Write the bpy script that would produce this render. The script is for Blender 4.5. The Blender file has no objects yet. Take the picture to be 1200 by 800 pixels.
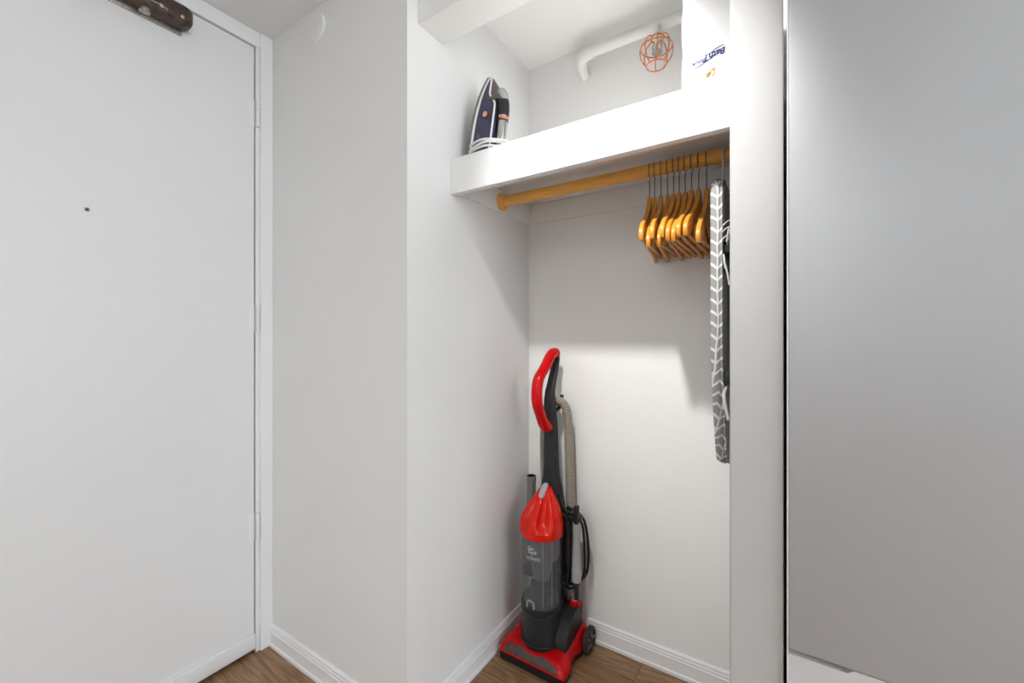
import bpy, bmesh, math, random
from mathutils import Vector, Matrix
random.seed(7)
PI = math.pi
scene = bpy.context.scene
C = scene.collection

# ------------------------------------------------------------------ camera, world, light, exposure
cam_data = bpy.data.cameras.new('camera')
cam_data.sensor_width = 36.0
cam_data.lens = 36.0 * 489.0 / 1200.0
cam_data.shift_y = -6.0 / 1200.0
cam_data.clip_start = 0.02
cam = bpy.data.objects.new('camera', cam_data)
C.objects.link(cam)
cam.location = (0, 0, 1.10)
cam.rotation_euler = (PI / 2, 0, math.radians(32.87))
scene.camera = cam

world = bpy.data.worlds.new('daylight')
scene.world = world
world.use_nodes = True
bg = world.node_tree.nodes['Background']
bg.inputs[0].default_value = (0.885, 0.955, 1.0, 1)
bg.inputs[1].default_value = 5.7

def point_light(name, loc, watts, radius, color=(1, 1, 1)):
    ld = bpy.data.lights.new(name, 'POINT')
    ld.energy = watts
    ld.shadow_soft_size = radius
    ld.color = color
    o = bpy.data.objects.new(name, ld)
    o.location = loc
    C.objects.link(o)
    return o
# recessed ceiling spotlight turned towards the closet, and added fill lights
sd = bpy.data.lights.new('ceiling_spotlight', 'SPOT')
sd.energy = 74
sd.spot_size = math.radians(63)
sd.spot_blend = 1.0
sd.shadow_soft_size = 0.03
sd.color = (1.0, 0.992, 0.975)
so = bpy.data.objects.new('ceiling_spotlight', sd)
so.location = (-0.385, 0.412, 2.10)
so.rotation_euler = (Vector((-0.31, 1.433, 1.19)) - Vector(so.location)).to_track_quat('-Z', 'Y').to_euler()
C.objects.link(so)
sd2 = bpy.data.lights.new('shelf_fill_spot', 'SPOT')      # added fill, turned to the shelf to brighten the upper closet
sd2.energy = 62
sd2.spot_size = math.radians(42)
sd2.spot_blend = 1.0
sd2.shadow_soft_size = 0.03
sd2.color = (1.0, 0.985, 0.955)
so2 = bpy.data.objects.new('shelf_fill_spot', sd2)
so2.location = so.location
so2.rotation_euler = (Vector((-0.43, 1.34, 1.66)) - Vector(so2.location)).to_track_quat('-Z', 'Y').to_euler()
C.objects.link(so2)
point_light('rear_fill_light', (-0.3, -1.9, 2.45), 44, 0.30, (0.95, 0.985, 1.0))  # unseen fill added behind the camera to lift the frontal light

vs = scene.view_settings
vs.view_transform = 'Standard'
vs.look = 'None'
vs.gamma = 1.0
vs.use_curve_mapping = False
vs.exposure = 0.0

# ------------------------------------------------------------------ materials
MATS = {}
def mat(name, col, rough=0.5, metal=0.0, var=0.03, scale=40.0, bump=0.0, bscale=300.0, spec=0.5, coat=0.0, trans=0.0, ior=1.45, stretch=None):
    if name in MATS:
        return MATS[name]
    m = bpy.data.materials.new(name)
    m.use_nodes = True
    nt = m.node_tree
    b = nt.nodes['Principled BSDF']
    b.inputs['Roughness'].default_value = rough
    b.inputs['Metallic'].default_value = metal
    b.inputs['Specular IOR Level'].default_value = spec
    b.inputs['Coat Weight'].default_value = coat
    b.inputs['Transmission Weight'].default_value = trans
    b.inputs['IOR'].default_value = ior
    tc = nt.nodes.new('ShaderNodeTexCoord')
    mp = nt.nodes.new('ShaderNodeMapping')
    nt.links.new(tc.outputs['Object'], mp.inputs[0])
    if stretch:
        mp.inputs['Scale'].default_value = stretch
    n = nt.nodes.new('ShaderNodeTexNoise')
    n.inputs['Scale'].default_value = scale
    n.inputs['Detail'].default_value = 3
    nt.links.new(mp.outputs[0], n.inputs['Vector'])
    r = nt.nodes.new('ShaderNodeValToRGB')
    c = Vector(col)
    r.color_ramp.elements[0].position = 0.3
    r.color_ramp.elements[1].position = 0.7
    r.color_ramp.elements[0].color = (*[max(0, x * (1 - var)) for x in c], 1)
    r.color_ramp.elements[1].color = (*[min(1, x * (1 + var)) for x in c], 1)
    nt.links.new(n.outputs['Fac'], r.inputs['Fac'])
    nt.links.new(r.outputs['Color'], b.inputs['Base Color'])
    if bump > 0:
        n2 = nt.nodes.new('ShaderNodeTexNoise')
        n2.inputs['Scale'].default_value = bscale
        n2.inputs['Detail'].default_value = 4
        nt.links.new(mp.outputs[0], n2.inputs['Vector'])
        bp = nt.nodes.new('ShaderNodeBump')
        bp.inputs['Strength'].default_value = bump
        bp.inputs['Distance'].default_value = 0.002
        nt.links.new(n2.outputs['Fac'], bp.inputs['Height'])
        nt.links.new(bp.outputs[0], b.inputs['Normal'])
    MATS[name] = m
    return m

WALL = mat('wall_paint', (0.84, 0.84, 0.835), 0.75, var=0.012, scale=3, bump=0.10, bscale=180)
WALLC = mat('closet_paint', (0.92, 0.918, 0.908), 0.7, var=0.012, scale=3, bump=0.08, bscale=160)
CEIL = mat('ceiling_paint', (0.86, 0.86, 0.85), 0.85, var=0.01, scale=3, bump=0.08, bscale=150)
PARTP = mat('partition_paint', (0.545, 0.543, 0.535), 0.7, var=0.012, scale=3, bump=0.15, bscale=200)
TRIM = mat('trim_gloss_paint', (0.86, 0.86, 0.87), 0.38, var=0.01, scale=5)
DOORP = mat('door_paint', (0.82, 0.82, 0.825), 0.45, var=0.012, scale=2, bump=0.03, bscale=90)
SHELFP = mat('shelf_paint', (0.90, 0.90, 0.895), 0.5, var=0.01, scale=4)
RODW = mat('rod_wood', (0.93, 0.47, 0.11), 0.42, var=0.14, scale=28, stretch=(0.5, 8, 8))
HANGW = mat('hanger_wood', (0.74, 0.30, 0.032), 0.35, var=0.13, scale=55, coat=0.3, stretch=(8, 1, 1))
STEEL = mat('hook_steel', (0.17, 0.17, 0.18), 0.35, 0.8)
RED = mat('red_plastic', (0.60, 0.003, 0.005), 0.25, var=0.03, spec=0.35)
LIDRED = mat('lid_red_plastic', (0.70, 0.014, 0.004), 0.22, var=0.03, spec=0.35)
DGREY = mat('dark_grey_plastic', (0.026, 0.027, 0.029), 0.42, var=0.05, spec=0.35)
BLACK = mat('black_plastic', (0.012, 0.012, 0.013), 0.35, var=0.05)
MGREY = mat('mid_grey_plastic', (0.21, 0.21, 0.215), 0.4)
LGREY = mat('light_grey_plastic', (0.40, 0.40, 0.41), 0.4)
HOSE = mat('hose_tan', (0.42, 0.36, 0.29), 0.5)
HOSED = mat('hose_groove', (0.05, 0.042, 0.036), 0.6)
SMOKE = mat('smoky_brown_plastic', (0.085, 0.055, 0.045), 0.25, var=0.25, scale=60)
RUBBER = mat('wheel_rubber', (0.040, 0.033, 0.024), 0.6, var=0.1)
WHITEP = mat('white_plastic', (0.84, 0.84, 0.83), 0.35)
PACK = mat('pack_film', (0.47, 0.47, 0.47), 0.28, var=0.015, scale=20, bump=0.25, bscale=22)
INK = mat('blue_ink', (0.010, 0.018, 0.11), 0.6, spec=0.2)
INKL = mat('pale_blue_ink', (0.075, 0.09, 0.20), 0.6, spec=0.2)
GOLD = mat('golden_print', (0.33, 0.19, 0.055), 0.5, var=0.35, scale=120)
GOLDD = mat('brown_print', (0.09, 0.045, 0.015), 0.5, var=0.3, scale=150)
GOLDL = mat('cream_print', (0.70, 0.55, 0.32), 0.5, var=0.1, scale=150)
COPPER = mat('copper_wire', (0.85, 0.24, 0.07), 0.25, 0.35, var=0.35, scale=110, coat=0.5)
PIPEP = mat('painted_pipe', (0.83, 0.825, 0.81), 0.55, var=0.015, scale=6, bump=0.2, bscale=60)
BRASS = mat('sprinkler_metal', (0.35, 0.36, 0.36), 0.3, 0.9)
NAVY = mat('iron_navy', (0.058, 0.056, 0.105), 0.28, var=0.08)
TANK = mat('smoky_tank', (0.11, 0.085, 0.08), 0.18, var=0.1, coat=0.5)
CHROME = mat('iron_chrome', (0.62, 0.62, 0.62), 0.16, 1.0)
SOLE = mat('iron_sole', (0.20, 0.195, 0.19), 0.35, 0.7)
ROSE = mat('rose_gold', (0.75, 0.42, 0.28), 0.25, 0.9)
CLEARW = mat('clear_knob', (0.85, 0.86, 0.87), 0.12, trans=0.6)
FRIDGE = mat('fridge_satin_metal', (0.515, 0.525, 0.54), 0.42, 0.28, var=0.012, scale=3)
FRIDGEL = mat('fridge_drawer_metal', (0.70, 0.70, 0.71), 0.18, 0.10, var=0.01, scale=3)
FBODY = mat('fridge_cabinet_black', (0.008, 0.008, 0.008), 0.6)
GASKET = mat('gasket_grey', (0.10, 0.10, 0.10), 0.6)
CLOSER = mat('closer_bronze', (0.085, 0.058, 0.045), 0.4, 0.35, var=0.45, scale=45)
SCUFF = mat('scuffed_metal', (0.42, 0.40, 0.37), 0.35, 0.8, var=0.4, scale=160)
UNDER = mat('board_mesh_grey', (0.40, 0.40, 0.41), 0.5, 0.1, var=0.3, scale=350)
PEEP = mat('peephole_metal', (0.38, 0.38, 0.38), 0.3, 0.8)

def cup_material():
    m = bpy.data.materials.new('clear_smoked_cup')
    m.use_nodes = True
    nt = m.node_tree
    out = nt.nodes['Material Output']
    b = nt.nodes['Principled BSDF']
    b.inputs['Base Color'].default_value = (0.36, 0.36, 0.37, 1)
    b.inputs['Roughness'].default_value = 0.08
    t = nt.nodes.new('ShaderNodeBsdfTransparent')
    t.inputs[0].default_value = (0.80, 0.80, 0.81, 1)
    mx = nt.nodes.new('ShaderNodeMixShader')
    n = nt.nodes.new('ShaderNodeTexNoise')
    n.inputs['Scale'].default_value = 30
    mr = nt.nodes.new('ShaderNodeMapRange')
    mr.inputs['To Min'].default_value = 0.24
    mr.inputs['To Max'].default_value = 0.34
    nt.links.new(n.outputs['Fac'], mr.inputs['Value'])
    nt.links.new(mr.outputs[0], mx.inputs[0])
    nt.links.new(t.outputs[0], mx.inputs[1])
    nt.links.new(b.outputs[0], mx.inputs[2])
    nt.links.new(mx.outputs[0], out.inputs[0])
    return m
CUP = cup_material()

def floor_material():
    m = bpy.data.materials.new('oak_laminate')
    m.use_nodes = True
    nt = m.node_tree
    L = nt.links.new
    b = nt.nodes['Principled BSDF']
    b.inputs['Roughness'].default_value = 0.45
    tc = nt.nodes.new('ShaderNodeTexCoord')
    oi = nt.nodes.new('ShaderNodeObjectInfo')
    comb = nt.nodes.new('ShaderNodeVectorMath'); comb.operation = 'MULTIPLY_ADD'
    comb.inputs[1].default_value = (1, 1, 1)
    sc = nt.nodes.new('ShaderNodeVectorMath'); sc.operation = 'SCALE'
    sc.inputs[0].default_value = (7.3, 5.1, 3.7)
    L(oi.outputs['Random'], sc.inputs['Scale'])
    L(tc.outputs['Object'], comb.inputs[0]); L(sc.outputs[0], comb.inputs[2])
    mp = nt.nodes.new('ShaderNodeMapping')
    mp.inputs['Scale'].default_value = (1.1, 9.0, 1.0)
    L(comb.outputs[0], mp.inputs[0])
    n1 = nt.nodes.new('ShaderNodeTexNoise'); n1.inputs['Scale'].default_value = 1.6
    n1.inputs['Detail'].default_value = 2; n1.inputs['Distortion'].default_value = 0.4
    L(mp.outputs[0], n1.inputs['Vector'])
    w = nt.nodes.new('ShaderNodeMath'); w.operation = 'MULTIPLY'; w.inputs[1].default_value = 9.0
    L(n1.outputs['Fac'], w.inputs[0])
    fr = nt.nodes.new('ShaderNodeMath'); fr.operation = 'PINGPONG'; fr.inputs[1].default_value = 0.5
    L(w.outputs[0], fr.inputs[0])
    n2 = nt.nodes.new('ShaderNodeTexNoise'); n2.inputs['Scale'].default_value = 14
    n2.inputs['Detail'].default_value = 6
    mp2 = nt.nodes.new('ShaderNodeMapping'); mp2.inputs['Scale'].default_value = (0.8, 14, 1)
    L(comb.outputs[0], mp2.inputs[0]); L(mp2.outputs[0], n2.inputs['Vector'])
    add = nt.nodes.new('ShaderNodeMath'); add.operation = 'MULTIPLY_ADD'; add.inputs[1].default_value = 0.55
    L(fr.outputs[0], add.inputs[0])
    sub = nt.nodes.new('ShaderNodeMath'); sub.operation = 'MULTIPLY'; sub.inputs[1].default_value = 0.8
    L(n2.outputs['Fac'], sub.inputs[0]); L(sub.outputs[0], add.inputs[2])
    rp = nt.nodes.new('ShaderNodeValToRGB')
    e = rp.color_ramp.elements
    e[0].position = 0.25; e[0].color = (0.15, 0.075, 0.036, 1)
    e[1].position = 0.85; e[1].color = (0.43, 0.265, 0.145, 1)
    mid = e.new(0.52); mid.color = (0.285, 0.158, 0.080, 1)
    L(add.outputs[0], rp.inputs['Fac'])
    L(rp.outputs['Color'], b.inputs['Base Color'])
    bp = nt.nodes.new('ShaderNodeBump'); bp.inputs['Strength'].default_value = 0.12; bp.inputs['Distance'].default_value = 0.001
    L(n2.outputs['Fac'], bp.inputs['Height']); L(bp.outputs[0], b.inputs['Normal'])
    return m
OAK = floor_material()

def cover_material():
    """grey cotton with white leaf chevrons"""
    m = bpy.data.materials.new('leaf_print_cotton')
    m.use_nodes = True
    nt = m.node_tree
    L = nt.links.new
    b = nt.nodes['Principled BSDF']
    b.inputs['Roughness'].default_value = 0.85
    tc = nt.nodes.new('ShaderNodeTexCoord')
    # distort a little
    nz = nt.nodes.new('ShaderNodeTexNoise'); nz.inputs['Scale'].default_value = 14
    L(tc.outputs['Object'], nz.inputs['Vector'])
    off = nt.nodes.new('ShaderNodeVectorMath'); off.operation = 'MULTIPLY_ADD'
    off.inputs[1].default_value = (0.007, 0.007, 0.007)
    L(nz.outputs['Color'], off.inputs[0]); L(tc.outputs['Object'], off.inputs[2])
    sep = nt.nodes.new('ShaderNodeSeparateXYZ'); L(off.outputs[0], sep.inputs[0])
    def M(op, a, c=None, d=None):
        n = nt.nodes.new('ShaderNodeMath'); n.operation = op
        for i, v in enumerate((a, c, d)):
            if v is None: continue
            if isinstance(v, (int, float)): n.inputs[i].default_value = v
            else: L(v, n.inputs[i])
        return n.outputs[0]
    across = M('ADD', sep.outputs[0], M('MULTIPLY', sep.outputs[1], 0.6))
    tri = M('PINGPONG', M('ADD', across, 0.0035), 0.0145)         # 0 .. 0.0145 triangle
    zz = M('SUBTRACT', sep.outputs[2], M('MULTIPLY', tri, 1.0))
    stripe = M('FRACT', M('DIVIDE', zz, 0.027))
    l1 = M('LESS_THAN', stripe, 0.26)
    spine = M('LESS_THAN', tri, 0.0018)
    edge = M('MAXIMUM', l1, spine)
    rp = nt.nodes.new('ShaderNodeMix'); rp.data_type = 'RGBA'
    rp.inputs[6].default_value = (0.34, 0.335, 0.33, 1)
    rp.inputs[7].default_value = (0.80, 0.80, 0.79, 1)
    L(edge, rp.inputs[0])
    L(rp.outputs[2], b.inputs['Base Color'])
    return m
COVER = cover_material()

# ------------------------------------------------------------------ mesh helpers (world coordinates, metres)
def orient(bm):
    bmesh.ops.recalc_face_normals(bm, faces=bm.faces)

def add_box(bm, lo, hi, bev=0.0, seg=2, mi=0):
    c = [(a + b) / 2 for a, b in zip(lo, hi)]
    s = [b - a for a, b in zip(lo, hi)]
    r = bmesh.ops.create_cube(bm, size=1.0, matrix=Matrix.Translation(c) @ Matrix.Diagonal((*s, 1)))
    vs_ = r['verts']
    if bev > 0:
        es = list({e for v in vs_ for e in v.link_edges})
        bmesh.ops.bevel(bm, geom=es, offset=bev, segments=seg, profile=0.5, affect='EDGES')

def rings(bm, rs, close=True, caps=True, mats=None):
    """loft between rings (lists of points, the same count)"""
    V = [[bm.verts.new(p) for p in r] for r in rs]
    n = len(rs[0])
    for i in range(len(V) - 1):
        for j in range(n if close else n - 1):
            k = (j + 1) % n
            f = bm.faces.new((V[i][j], V[i][k], V[i + 1][k], V[i + 1][j]))
            if mats: f.material_index = mats[i]
    if caps and close:
        bm.faces.new(list(reversed(V[0])))
        bm.faces.new(V[-1])
    return V

def smooth_path(pts, n=6, closed=False):
    """Catmull-Rom"""
    P = [Vector(p) for p in pts]
    out = []
    m = len(P)
    rng = range(m) if closed else range(m - 1)
    for i in rng:
        if closed:
            p0, p1, p2, p3 = P[(i - 1) % m], P[i], P[(i + 1) % m], P[(i + 2) % m]
        else:
            p0 = P[i - 1] if i > 0 else P[0] * 2 - P[1]
            p1, p2 = P[i], P[i + 1]
            p3 = P[i + 2] if i + 2 < m else P[-1] * 2 - P[-2]
        for k in range(n):
            t = k / n
            out.append(0.5 * ((2 * p1) + (-p0 + p2) * t + (2 * p0 - 5 * p1 + 4 * p2 - p3) * t * t + (-p0 + 3 * p1 - 3 * p2 + p3) * t ** 3))
    if not closed: out.append(P[-1].copy())
    return out

def resample(path, step):
    out = [path[0].copy()]
    acc = 0.0
    for a, b in zip(path, path[1:]):
        d = (b - a).length
        pos = 0.0
        while acc + d - pos >= step:
            pos += step - acc
            out.append(a.lerp(b, pos / d))
            acc = 0.0
        acc += d - pos
    return out

def add_tube(bm, path, rad, seg=10, closed=False, caps=True, flat=None, mats=None):
    """tube along a path; rad a number or a list; flat = (scale_a, scale_b)"""
    P = [Vector(p) for p in path]
    n = len(P)
    rad = rad if isinstance(rad, (list, tuple)) else [rad] * n
    T = []
    for i in range(n):
        if closed: t = P[(i + 1) % n] - P[(i - 1) % n]
        else: t = P[min(i + 1, n - 1)] - P[max(i - 1, 0)]
        T.append(t.normalized())
    up = Vector((1, 0, 0)) if abs(T[0].x) < 0.8 else Vector((0, 1, 0))
    nrm = (up - T[0] * up.dot(T[0])).normalized()
    rs = []
    for i in range(n):
        nrm = (nrm - T[i] * nrm.dot(T[i]))
        nrm = nrm.normalized() if nrm.length > 1e-6 else T[i].orthogonal().normalized()
        bi = T[i].cross(nrm)
        fa, fb = flat or (1, 1)
        rs.append([P[i] + (nrm * math.cos(a) * fa + bi * math.sin(a) * fb) * rad[i] for a in [2 * PI * k / seg for k in range(seg)]])
    if closed:
        V = [[bm.verts.new(p) for p in r] for r in rs]
        for i in range(n):
            for j in range(seg):
                a, b_ = V[i], V[(i + 1) % n]
                bm.faces.new((a[j], a[(j + 1) % seg], b_[(j + 1) % seg], b_[j]))
    else:
        rings(bm, rs, caps=caps, mats=mats)

def add_lathe(bm, prof, center, axis='z', seg=24, caps=True):
    """prof: (radius, height along the axis)"""
    cx, cy, cz = center
    rs = []
    for r, h in prof:
        ring = []
        for k in range(seg):
            a = 2 * PI * k / seg
            u, v = r * math.cos(a), r * math.sin(a)
            ring.append({'z': (cx + u, cy + v, cz + h), 'x': (cx + h, cy + u, cz + v), 'y': (cx + u, cy + h, cz + v)}[axis])
        rs.append(ring)
    rings(bm, rs, caps=caps)

def add_prism(bm, poly, axis, a0, a1):
    """extrude a 2-D polygon: axis x -> (y,z), y -> (x,z), z -> (x,y)"""
    def P(p, a):
        return {'x': (a, p[0], p[1]), 'y': (p[0], a, p[1]), 'z': (p[0], p[1], a)}[axis]
    A = [bm.verts.new(P(p, a0)) for p in poly]
    B = [bm.verts.new(P(p, a1)) for p in poly]
    n = len(poly)
    for i in range(n):
        bm.faces.new((A[i], A[(i + 1) % n], B[(i + 1) % n], B[i]))
    bm.faces.new(list(reversed(A))); bm.faces.new(B)

def rrect(cx, cy, w, d, z, n=5, p=0.35):
    """rounded rectangle ring in xy"""
    r = min(w, d) * p
    out = []
    for (sx, sy, a0) in ((1, 1, 0), (-1, 1, PI / 2), (-1, -1, PI), (1, -1, 1.5 * PI)):
        ox, oy = cx + sx * (w / 2 - r), cy + sy * (d / 2 - r)
        for k in range(n):
            a = a0 + PI / 2 * k / (n - 1)
            out.append((ox + r * math.cos(a), oy + r * math.sin(a), z))
    return out

def finish(bm, name, materials, smooth=True, angle=35):
    orient(bm)
    me = bpy.data.meshes.new(name)
    bm.to_mesh(me); bm.free()
    for m in (materials if isinstance(materials, (list, tuple)) else [materials]):
        me.materials.append(m)
    if smooth:
        me.shade_smooth()
        me.set_sharp_from_angle(angle=math.radians(angle))
    return me

WORLD = {}                              # world position of each built object's origin
def obj(name, bm, materials, parent=None, smooth=True, angle=35, label=None, origin=None):
    me = finish(bm, name, materials, smooth, angle)
    o = bpy.data.objects.new(name, me)
    C.objects.link(o)
    if parent is not None:
        base = WORLD[parent.name]
        me.transform(Matrix.Translation(-base))
        o.parent = parent
        WORLD[o.name] = base.copy()
    else:
        if origin is None:
            co = [v.co for v in me.vertices]
            lo = [min(c[i] for c in co) for i in range(3)]; hi = [max(c[i] for c in co) for i in range(3)]
            origin = ((lo[0] + hi[0]) / 2, (lo[1] + hi[1]) / 2, lo[2])
        base = Vector(origin)
        me.transform(Matrix.Translation(-base))
        o.location = base
        WORLD[o.name] = base
    if label: o['label'] = label
    return o

def tag(o, label, cat, group=None):
    o['label'] = label; o['category'] = cat
    if group: o['group'] = group
    return o
def thing(name, loc, label, cat, group=None):
    o = bpy.data.objects.new(name, None)
    o.empty_display_size = 0.05
    o.location = loc
    C.objects.link(o)
    WORLD[o.name] = Vector(loc)
    return tag(o, label, cat, group)
def struct(name, bm, m, smooth=False):
    o = obj(name, bm, m, None, smooth)
    o['kind'] = 'structure'
    return o
def B(lo, hi, bev=0.0, seg=2):
    bm = bmesh.new(); add_box(bm, lo, hi, bev, seg); return bm
def copy_tree(o, parent=None):
    c = o.copy(); C.objects.link(c)
    if parent is not None: c.parent = parent
    for ch in list(o.children): copy_tree(ch, c)
    return c

def text_mesh(body, size, shear=0.0, spacing=1.0, bold=0.0):
    """flat text as vertices/faces in the xy plane, centred"""
    cu = bpy.data.curves.new('lettering', 'FONT')
    cu.body = body; cu.size = size; cu.shear = shear; cu.space_character = spacing
    cu.align_x = 'CENTER'; cu.align_y = 'CENTER'; cu.resolution_u = 3; cu.offset = bold
    o = bpy.data.objects.new('lettering', cu)
    C.objects.link(o)
    dg = bpy.context.evaluated_depsgraph_get()
    me = bpy.data.meshes.new_from_object(o.evaluated_get(dg))
    bpy.data.objects.remove(o); bpy.data.curves.remove(cu)
    return me

# ------------------------------------------------------------------ the room
XL, YF, XC, YB, ZC = -1.535, 0.79, -0.846, 1.433, 2.16
ZK = 2.80                                 # kitchen ceiling, above the lowered entry and closet
XR, YR = 2.3, -3.0                        # right and rear end of the room behind the camera
PX0, PX1, PY = -0.089, 0.003, 0.955       # end of the partition on the right of the closet

floor = struct('floor', B((XL - 0.2, YR - 0.1, -0.06), (XR + 0.1, 1.82, -0.012)), mat('subfloor', (0.05, 0.035, 0.025), 0.8))
# laminate planks, running left to right
PW, PLN = 0.192, 1.28
proto = None
bmp = bmesh.new()
add_box(bmp, (-PLN / 2 + 0.0004, -PW / 2 + 0.0004, -0.012), (PLN / 2 - 0.0004, PW / 2 - 0.0004, 0.0), 0.0007, 1)
plank_me = finish(bmp, 'plank', OAK, False)
row = 0
y = YB + 0.02 + PW * 1.5
while y > YR:
    x = XL - 0.02 + PLN / 2 - [0.35, 0.83, 0.12, 0.60][row % 4]
    while x - PLN / 2 < XR:
        o = bpy.data.objects.new('plank', plank_me)
        C.objects.link(o)
        o.parent = floor
        o.location = Vector((x, y, 0)) - WORLD[floor.name]
        x += PLN
    y -= PW; row += 1

struct('ceiling', B((XL - 0.2, YR - 0.1, ZK), (XR + 0.1, 1.82, ZK + 0.08)), CEIL)
struct('ceiling_entry', B((XL - 0.12, -1.3, ZC), (0.35, YF, ZK)), CEIL)
struct('ceiling_closet', B((XC, 0.931, ZC), (0.10, YB, ZK)), WALLC)
# left wall with the door opening
DY0, DY1, DZ = -0.185, 0.737, 2.105
bm = bmesh.new()
add_box(bm, (XL - 0.12, YR - 0.1, 0), (XL - 0.012, DY0 - 0.05, ZK))
struct('wall_left', bm, WALL)
struct('wall_front', B((XL - 0.12, YF, 0), (XC, YF + 0.10, ZK)), WALL)
struct('wall_closet_left', B((XC - 0.10, YF + 0.10, 0), (XC, YB + 0.1, ZK)), WALL)
struct('wall_closet_back', B((XC, YB, 0), (PX1 - 0.001, YB + 0.1, ZK)), WALLC)
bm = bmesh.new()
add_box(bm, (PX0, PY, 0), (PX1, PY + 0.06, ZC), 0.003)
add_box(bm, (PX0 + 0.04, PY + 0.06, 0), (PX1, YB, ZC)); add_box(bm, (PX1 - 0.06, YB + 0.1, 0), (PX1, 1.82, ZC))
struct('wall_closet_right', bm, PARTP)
struct('wall_alcove', B((PX1, 1.72, 0), (XR, 1.82, ZK)), WALL)
struct('wall_rear', B((XL - 0.12, YR - 0.1, 0), (XR, YR, ZK)), WALL)
# right wall with a wide window for the daylight
bm = bmesh.new()
WY0, WY1, WZ0, WZ1 = -1.0, 0.75, 0.45, 2.40
add_box(bm, (XR, YR - 0.1, 0), (XR + 0.1, WY0, ZK)); add_box(bm, (XR, WY1, 0), (XR + 0.1, 1.82, ZK))
add_box(bm, (XR, WY0, 0), (XR + 0.1, WY1, WZ0)); add_box(bm, (XR, WY0, WZ1), (XR + 0.1, WY1, ZK))
struct('wall_right', bm, WALL)
bm = bmesh.new()
for yy in (WY0, (WY0 + WY1) / 2, WY1 - 0.04): add_box(bm, (XR + 0.03, yy, WZ0), (XR + 0.07, yy + 0.04, WZ1))
for zz in (WZ0, WZ1 - 0.04): add_box(bm, (XR + 0.03, WY0, zz), (XR + 0.07, WY1, zz + 0.04))
struct('window_1', bm, TRIM)

# beam above the closet opening
struct('ceiling_beam', B((XC, 0.829, 1.965), (XR, 0.931, ZK), 0.002), WALLC)

# baseboards: stepped profile, thickness / height
BBP = [(0, 0), (0.0145, 0), (0.0145, 0.010), (0.0105, 0.0135), (0.0095, 0.0475), (0.0110, 0.050), (0.0085, 0.0535), (0.0085, 0.0600), (0.0065, 0.063), (0.0065, 0.069), (0.003, 0.074), (0, 0.074)]
def baseboard(name, a, b, nrm):
    bm = bmesh.new()
    rs = []
    for p in (a, b):
        rs.append([(p[0] + nrm[0] * t, p[1] + nrm[1] * t, z) for t, z in BBP])
    rings(bm, rs)
    return struct(name, bm, TRIM)
baseboard('baseboard_front', (XL + 0.0055, YF), (XC, YF), (0, -1))
baseboard('baseboard_closet_left', (XC, YF - 0.0145), (XC, YB), (1, 0))
baseboard('baseboard_closet_back', (XC, YB), (PX0 + 0.04, YB), (0, -1))

# ------------------------------------------------------------------ entrance door and its frame
bm = bmesh.new()
add_box(bm, (XL - 0.07, 0.748, 0.0), (XL + 0.006, YF, ZC), 0.0025); add_box(bm, (XL - 0.07, 0.7364, 0.0), (XL - 0.0035, 0.7485, 2.110), 0.001, 1)
struct('trim_1', bm, TRIM)                       # jamb casing at the corner
bm = bmesh.new()
add_box(bm, (XL - 0.07, DY0 - 0.05, 2.1082), (XL + 0.002, 0.748, ZC), 0.0025)
struct('trim_2', bm, TRIM)                       # head casing
struct('trim_3', B((XL - 0.07, DY0 - 0.05, 0), (XL + 0.006, DY0 - 0.006, 2.113), 0.0025), TRIM)
bm = bmesh.new()
add_box(bm, (XL - 0.12, DY0, 0), (XL - 0.075, 0.75, 2.12))
struct('wall_behind_door', bm, mat('door_gap_dark', (0.05, 0.05, 0.05), 0.9))

door = obj('door_1', B((XL - 0.055, DY0, 0.012), (XL - 0.006, 0.7325, DZ), 0.002), DOORP, None, False)
door['kind'] = 'structure'
door['label'] = 'white flush entrance door with a surface closer'
bm = bmesh.new()
add_box(bm, (XL - 0.0055, DY0 + 0.004, 0.020), (XL + 0.006, 0.7315, 0.072), 0.002)
obj('door_sweep', bm, TRIM, door, label='white strip along the foot of the door')
sw = door.children[0]
for yy in (0.42, 0.05):
    bm = bmesh.new(); add_lathe(bm, [(0.0035, 0), (0.0035, 0.001), (0.002, 0.0018)], (XL + 0.006, yy, 0.046), 'x', 10)
    obj('screw', bm, MGREY, sw)
for zc in (1.875, 1.163, 0.438):
    bm = bmesh.new()
    k = 0.096 / 5
    for i in range(5):
        add_lathe(bm, [(0.0055, 0.0004), (0.0066, 0.0012), (0.0066, k - 0.0012), (0.0055, k - 0.0004)], (XL + 0.0048, 0.7385, zc - 0.048 + i * k), 'z', 14)
    h = obj('hinge', bm, TRIM, door)
    bm = bmesh.new(); add_box(bm, (XL - 0.0065, 0.713, zc - 0.047), (XL - 0.0052, 0.734, zc + 0.047), 0.0004, 1)
    obj('hinge_leaf', bm, TRIM, h)
bm = bmesh.new(); add_lathe(bm, [(0.0056, 0), (0.0056, 0.0016), (0.0044, 0.0026), (0.0034, 0.0026), (0.0030, 0.0010)], (XL - 0.0065, 0.3165, 1.435), 'x', 20)
pe = obj('peephole', bm, PEEP, door, label='small metal peephole')
bm = bmesh.new(); add_lathe(bm, [(0.0030, 0.0), (0.0024, 0.0010), (0.0008, 0.0015)], (XL - 0.005, 0.3165, 1.435), 'x', 14)
obj('peephole_lens', bm, BLACK, pe)

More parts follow.
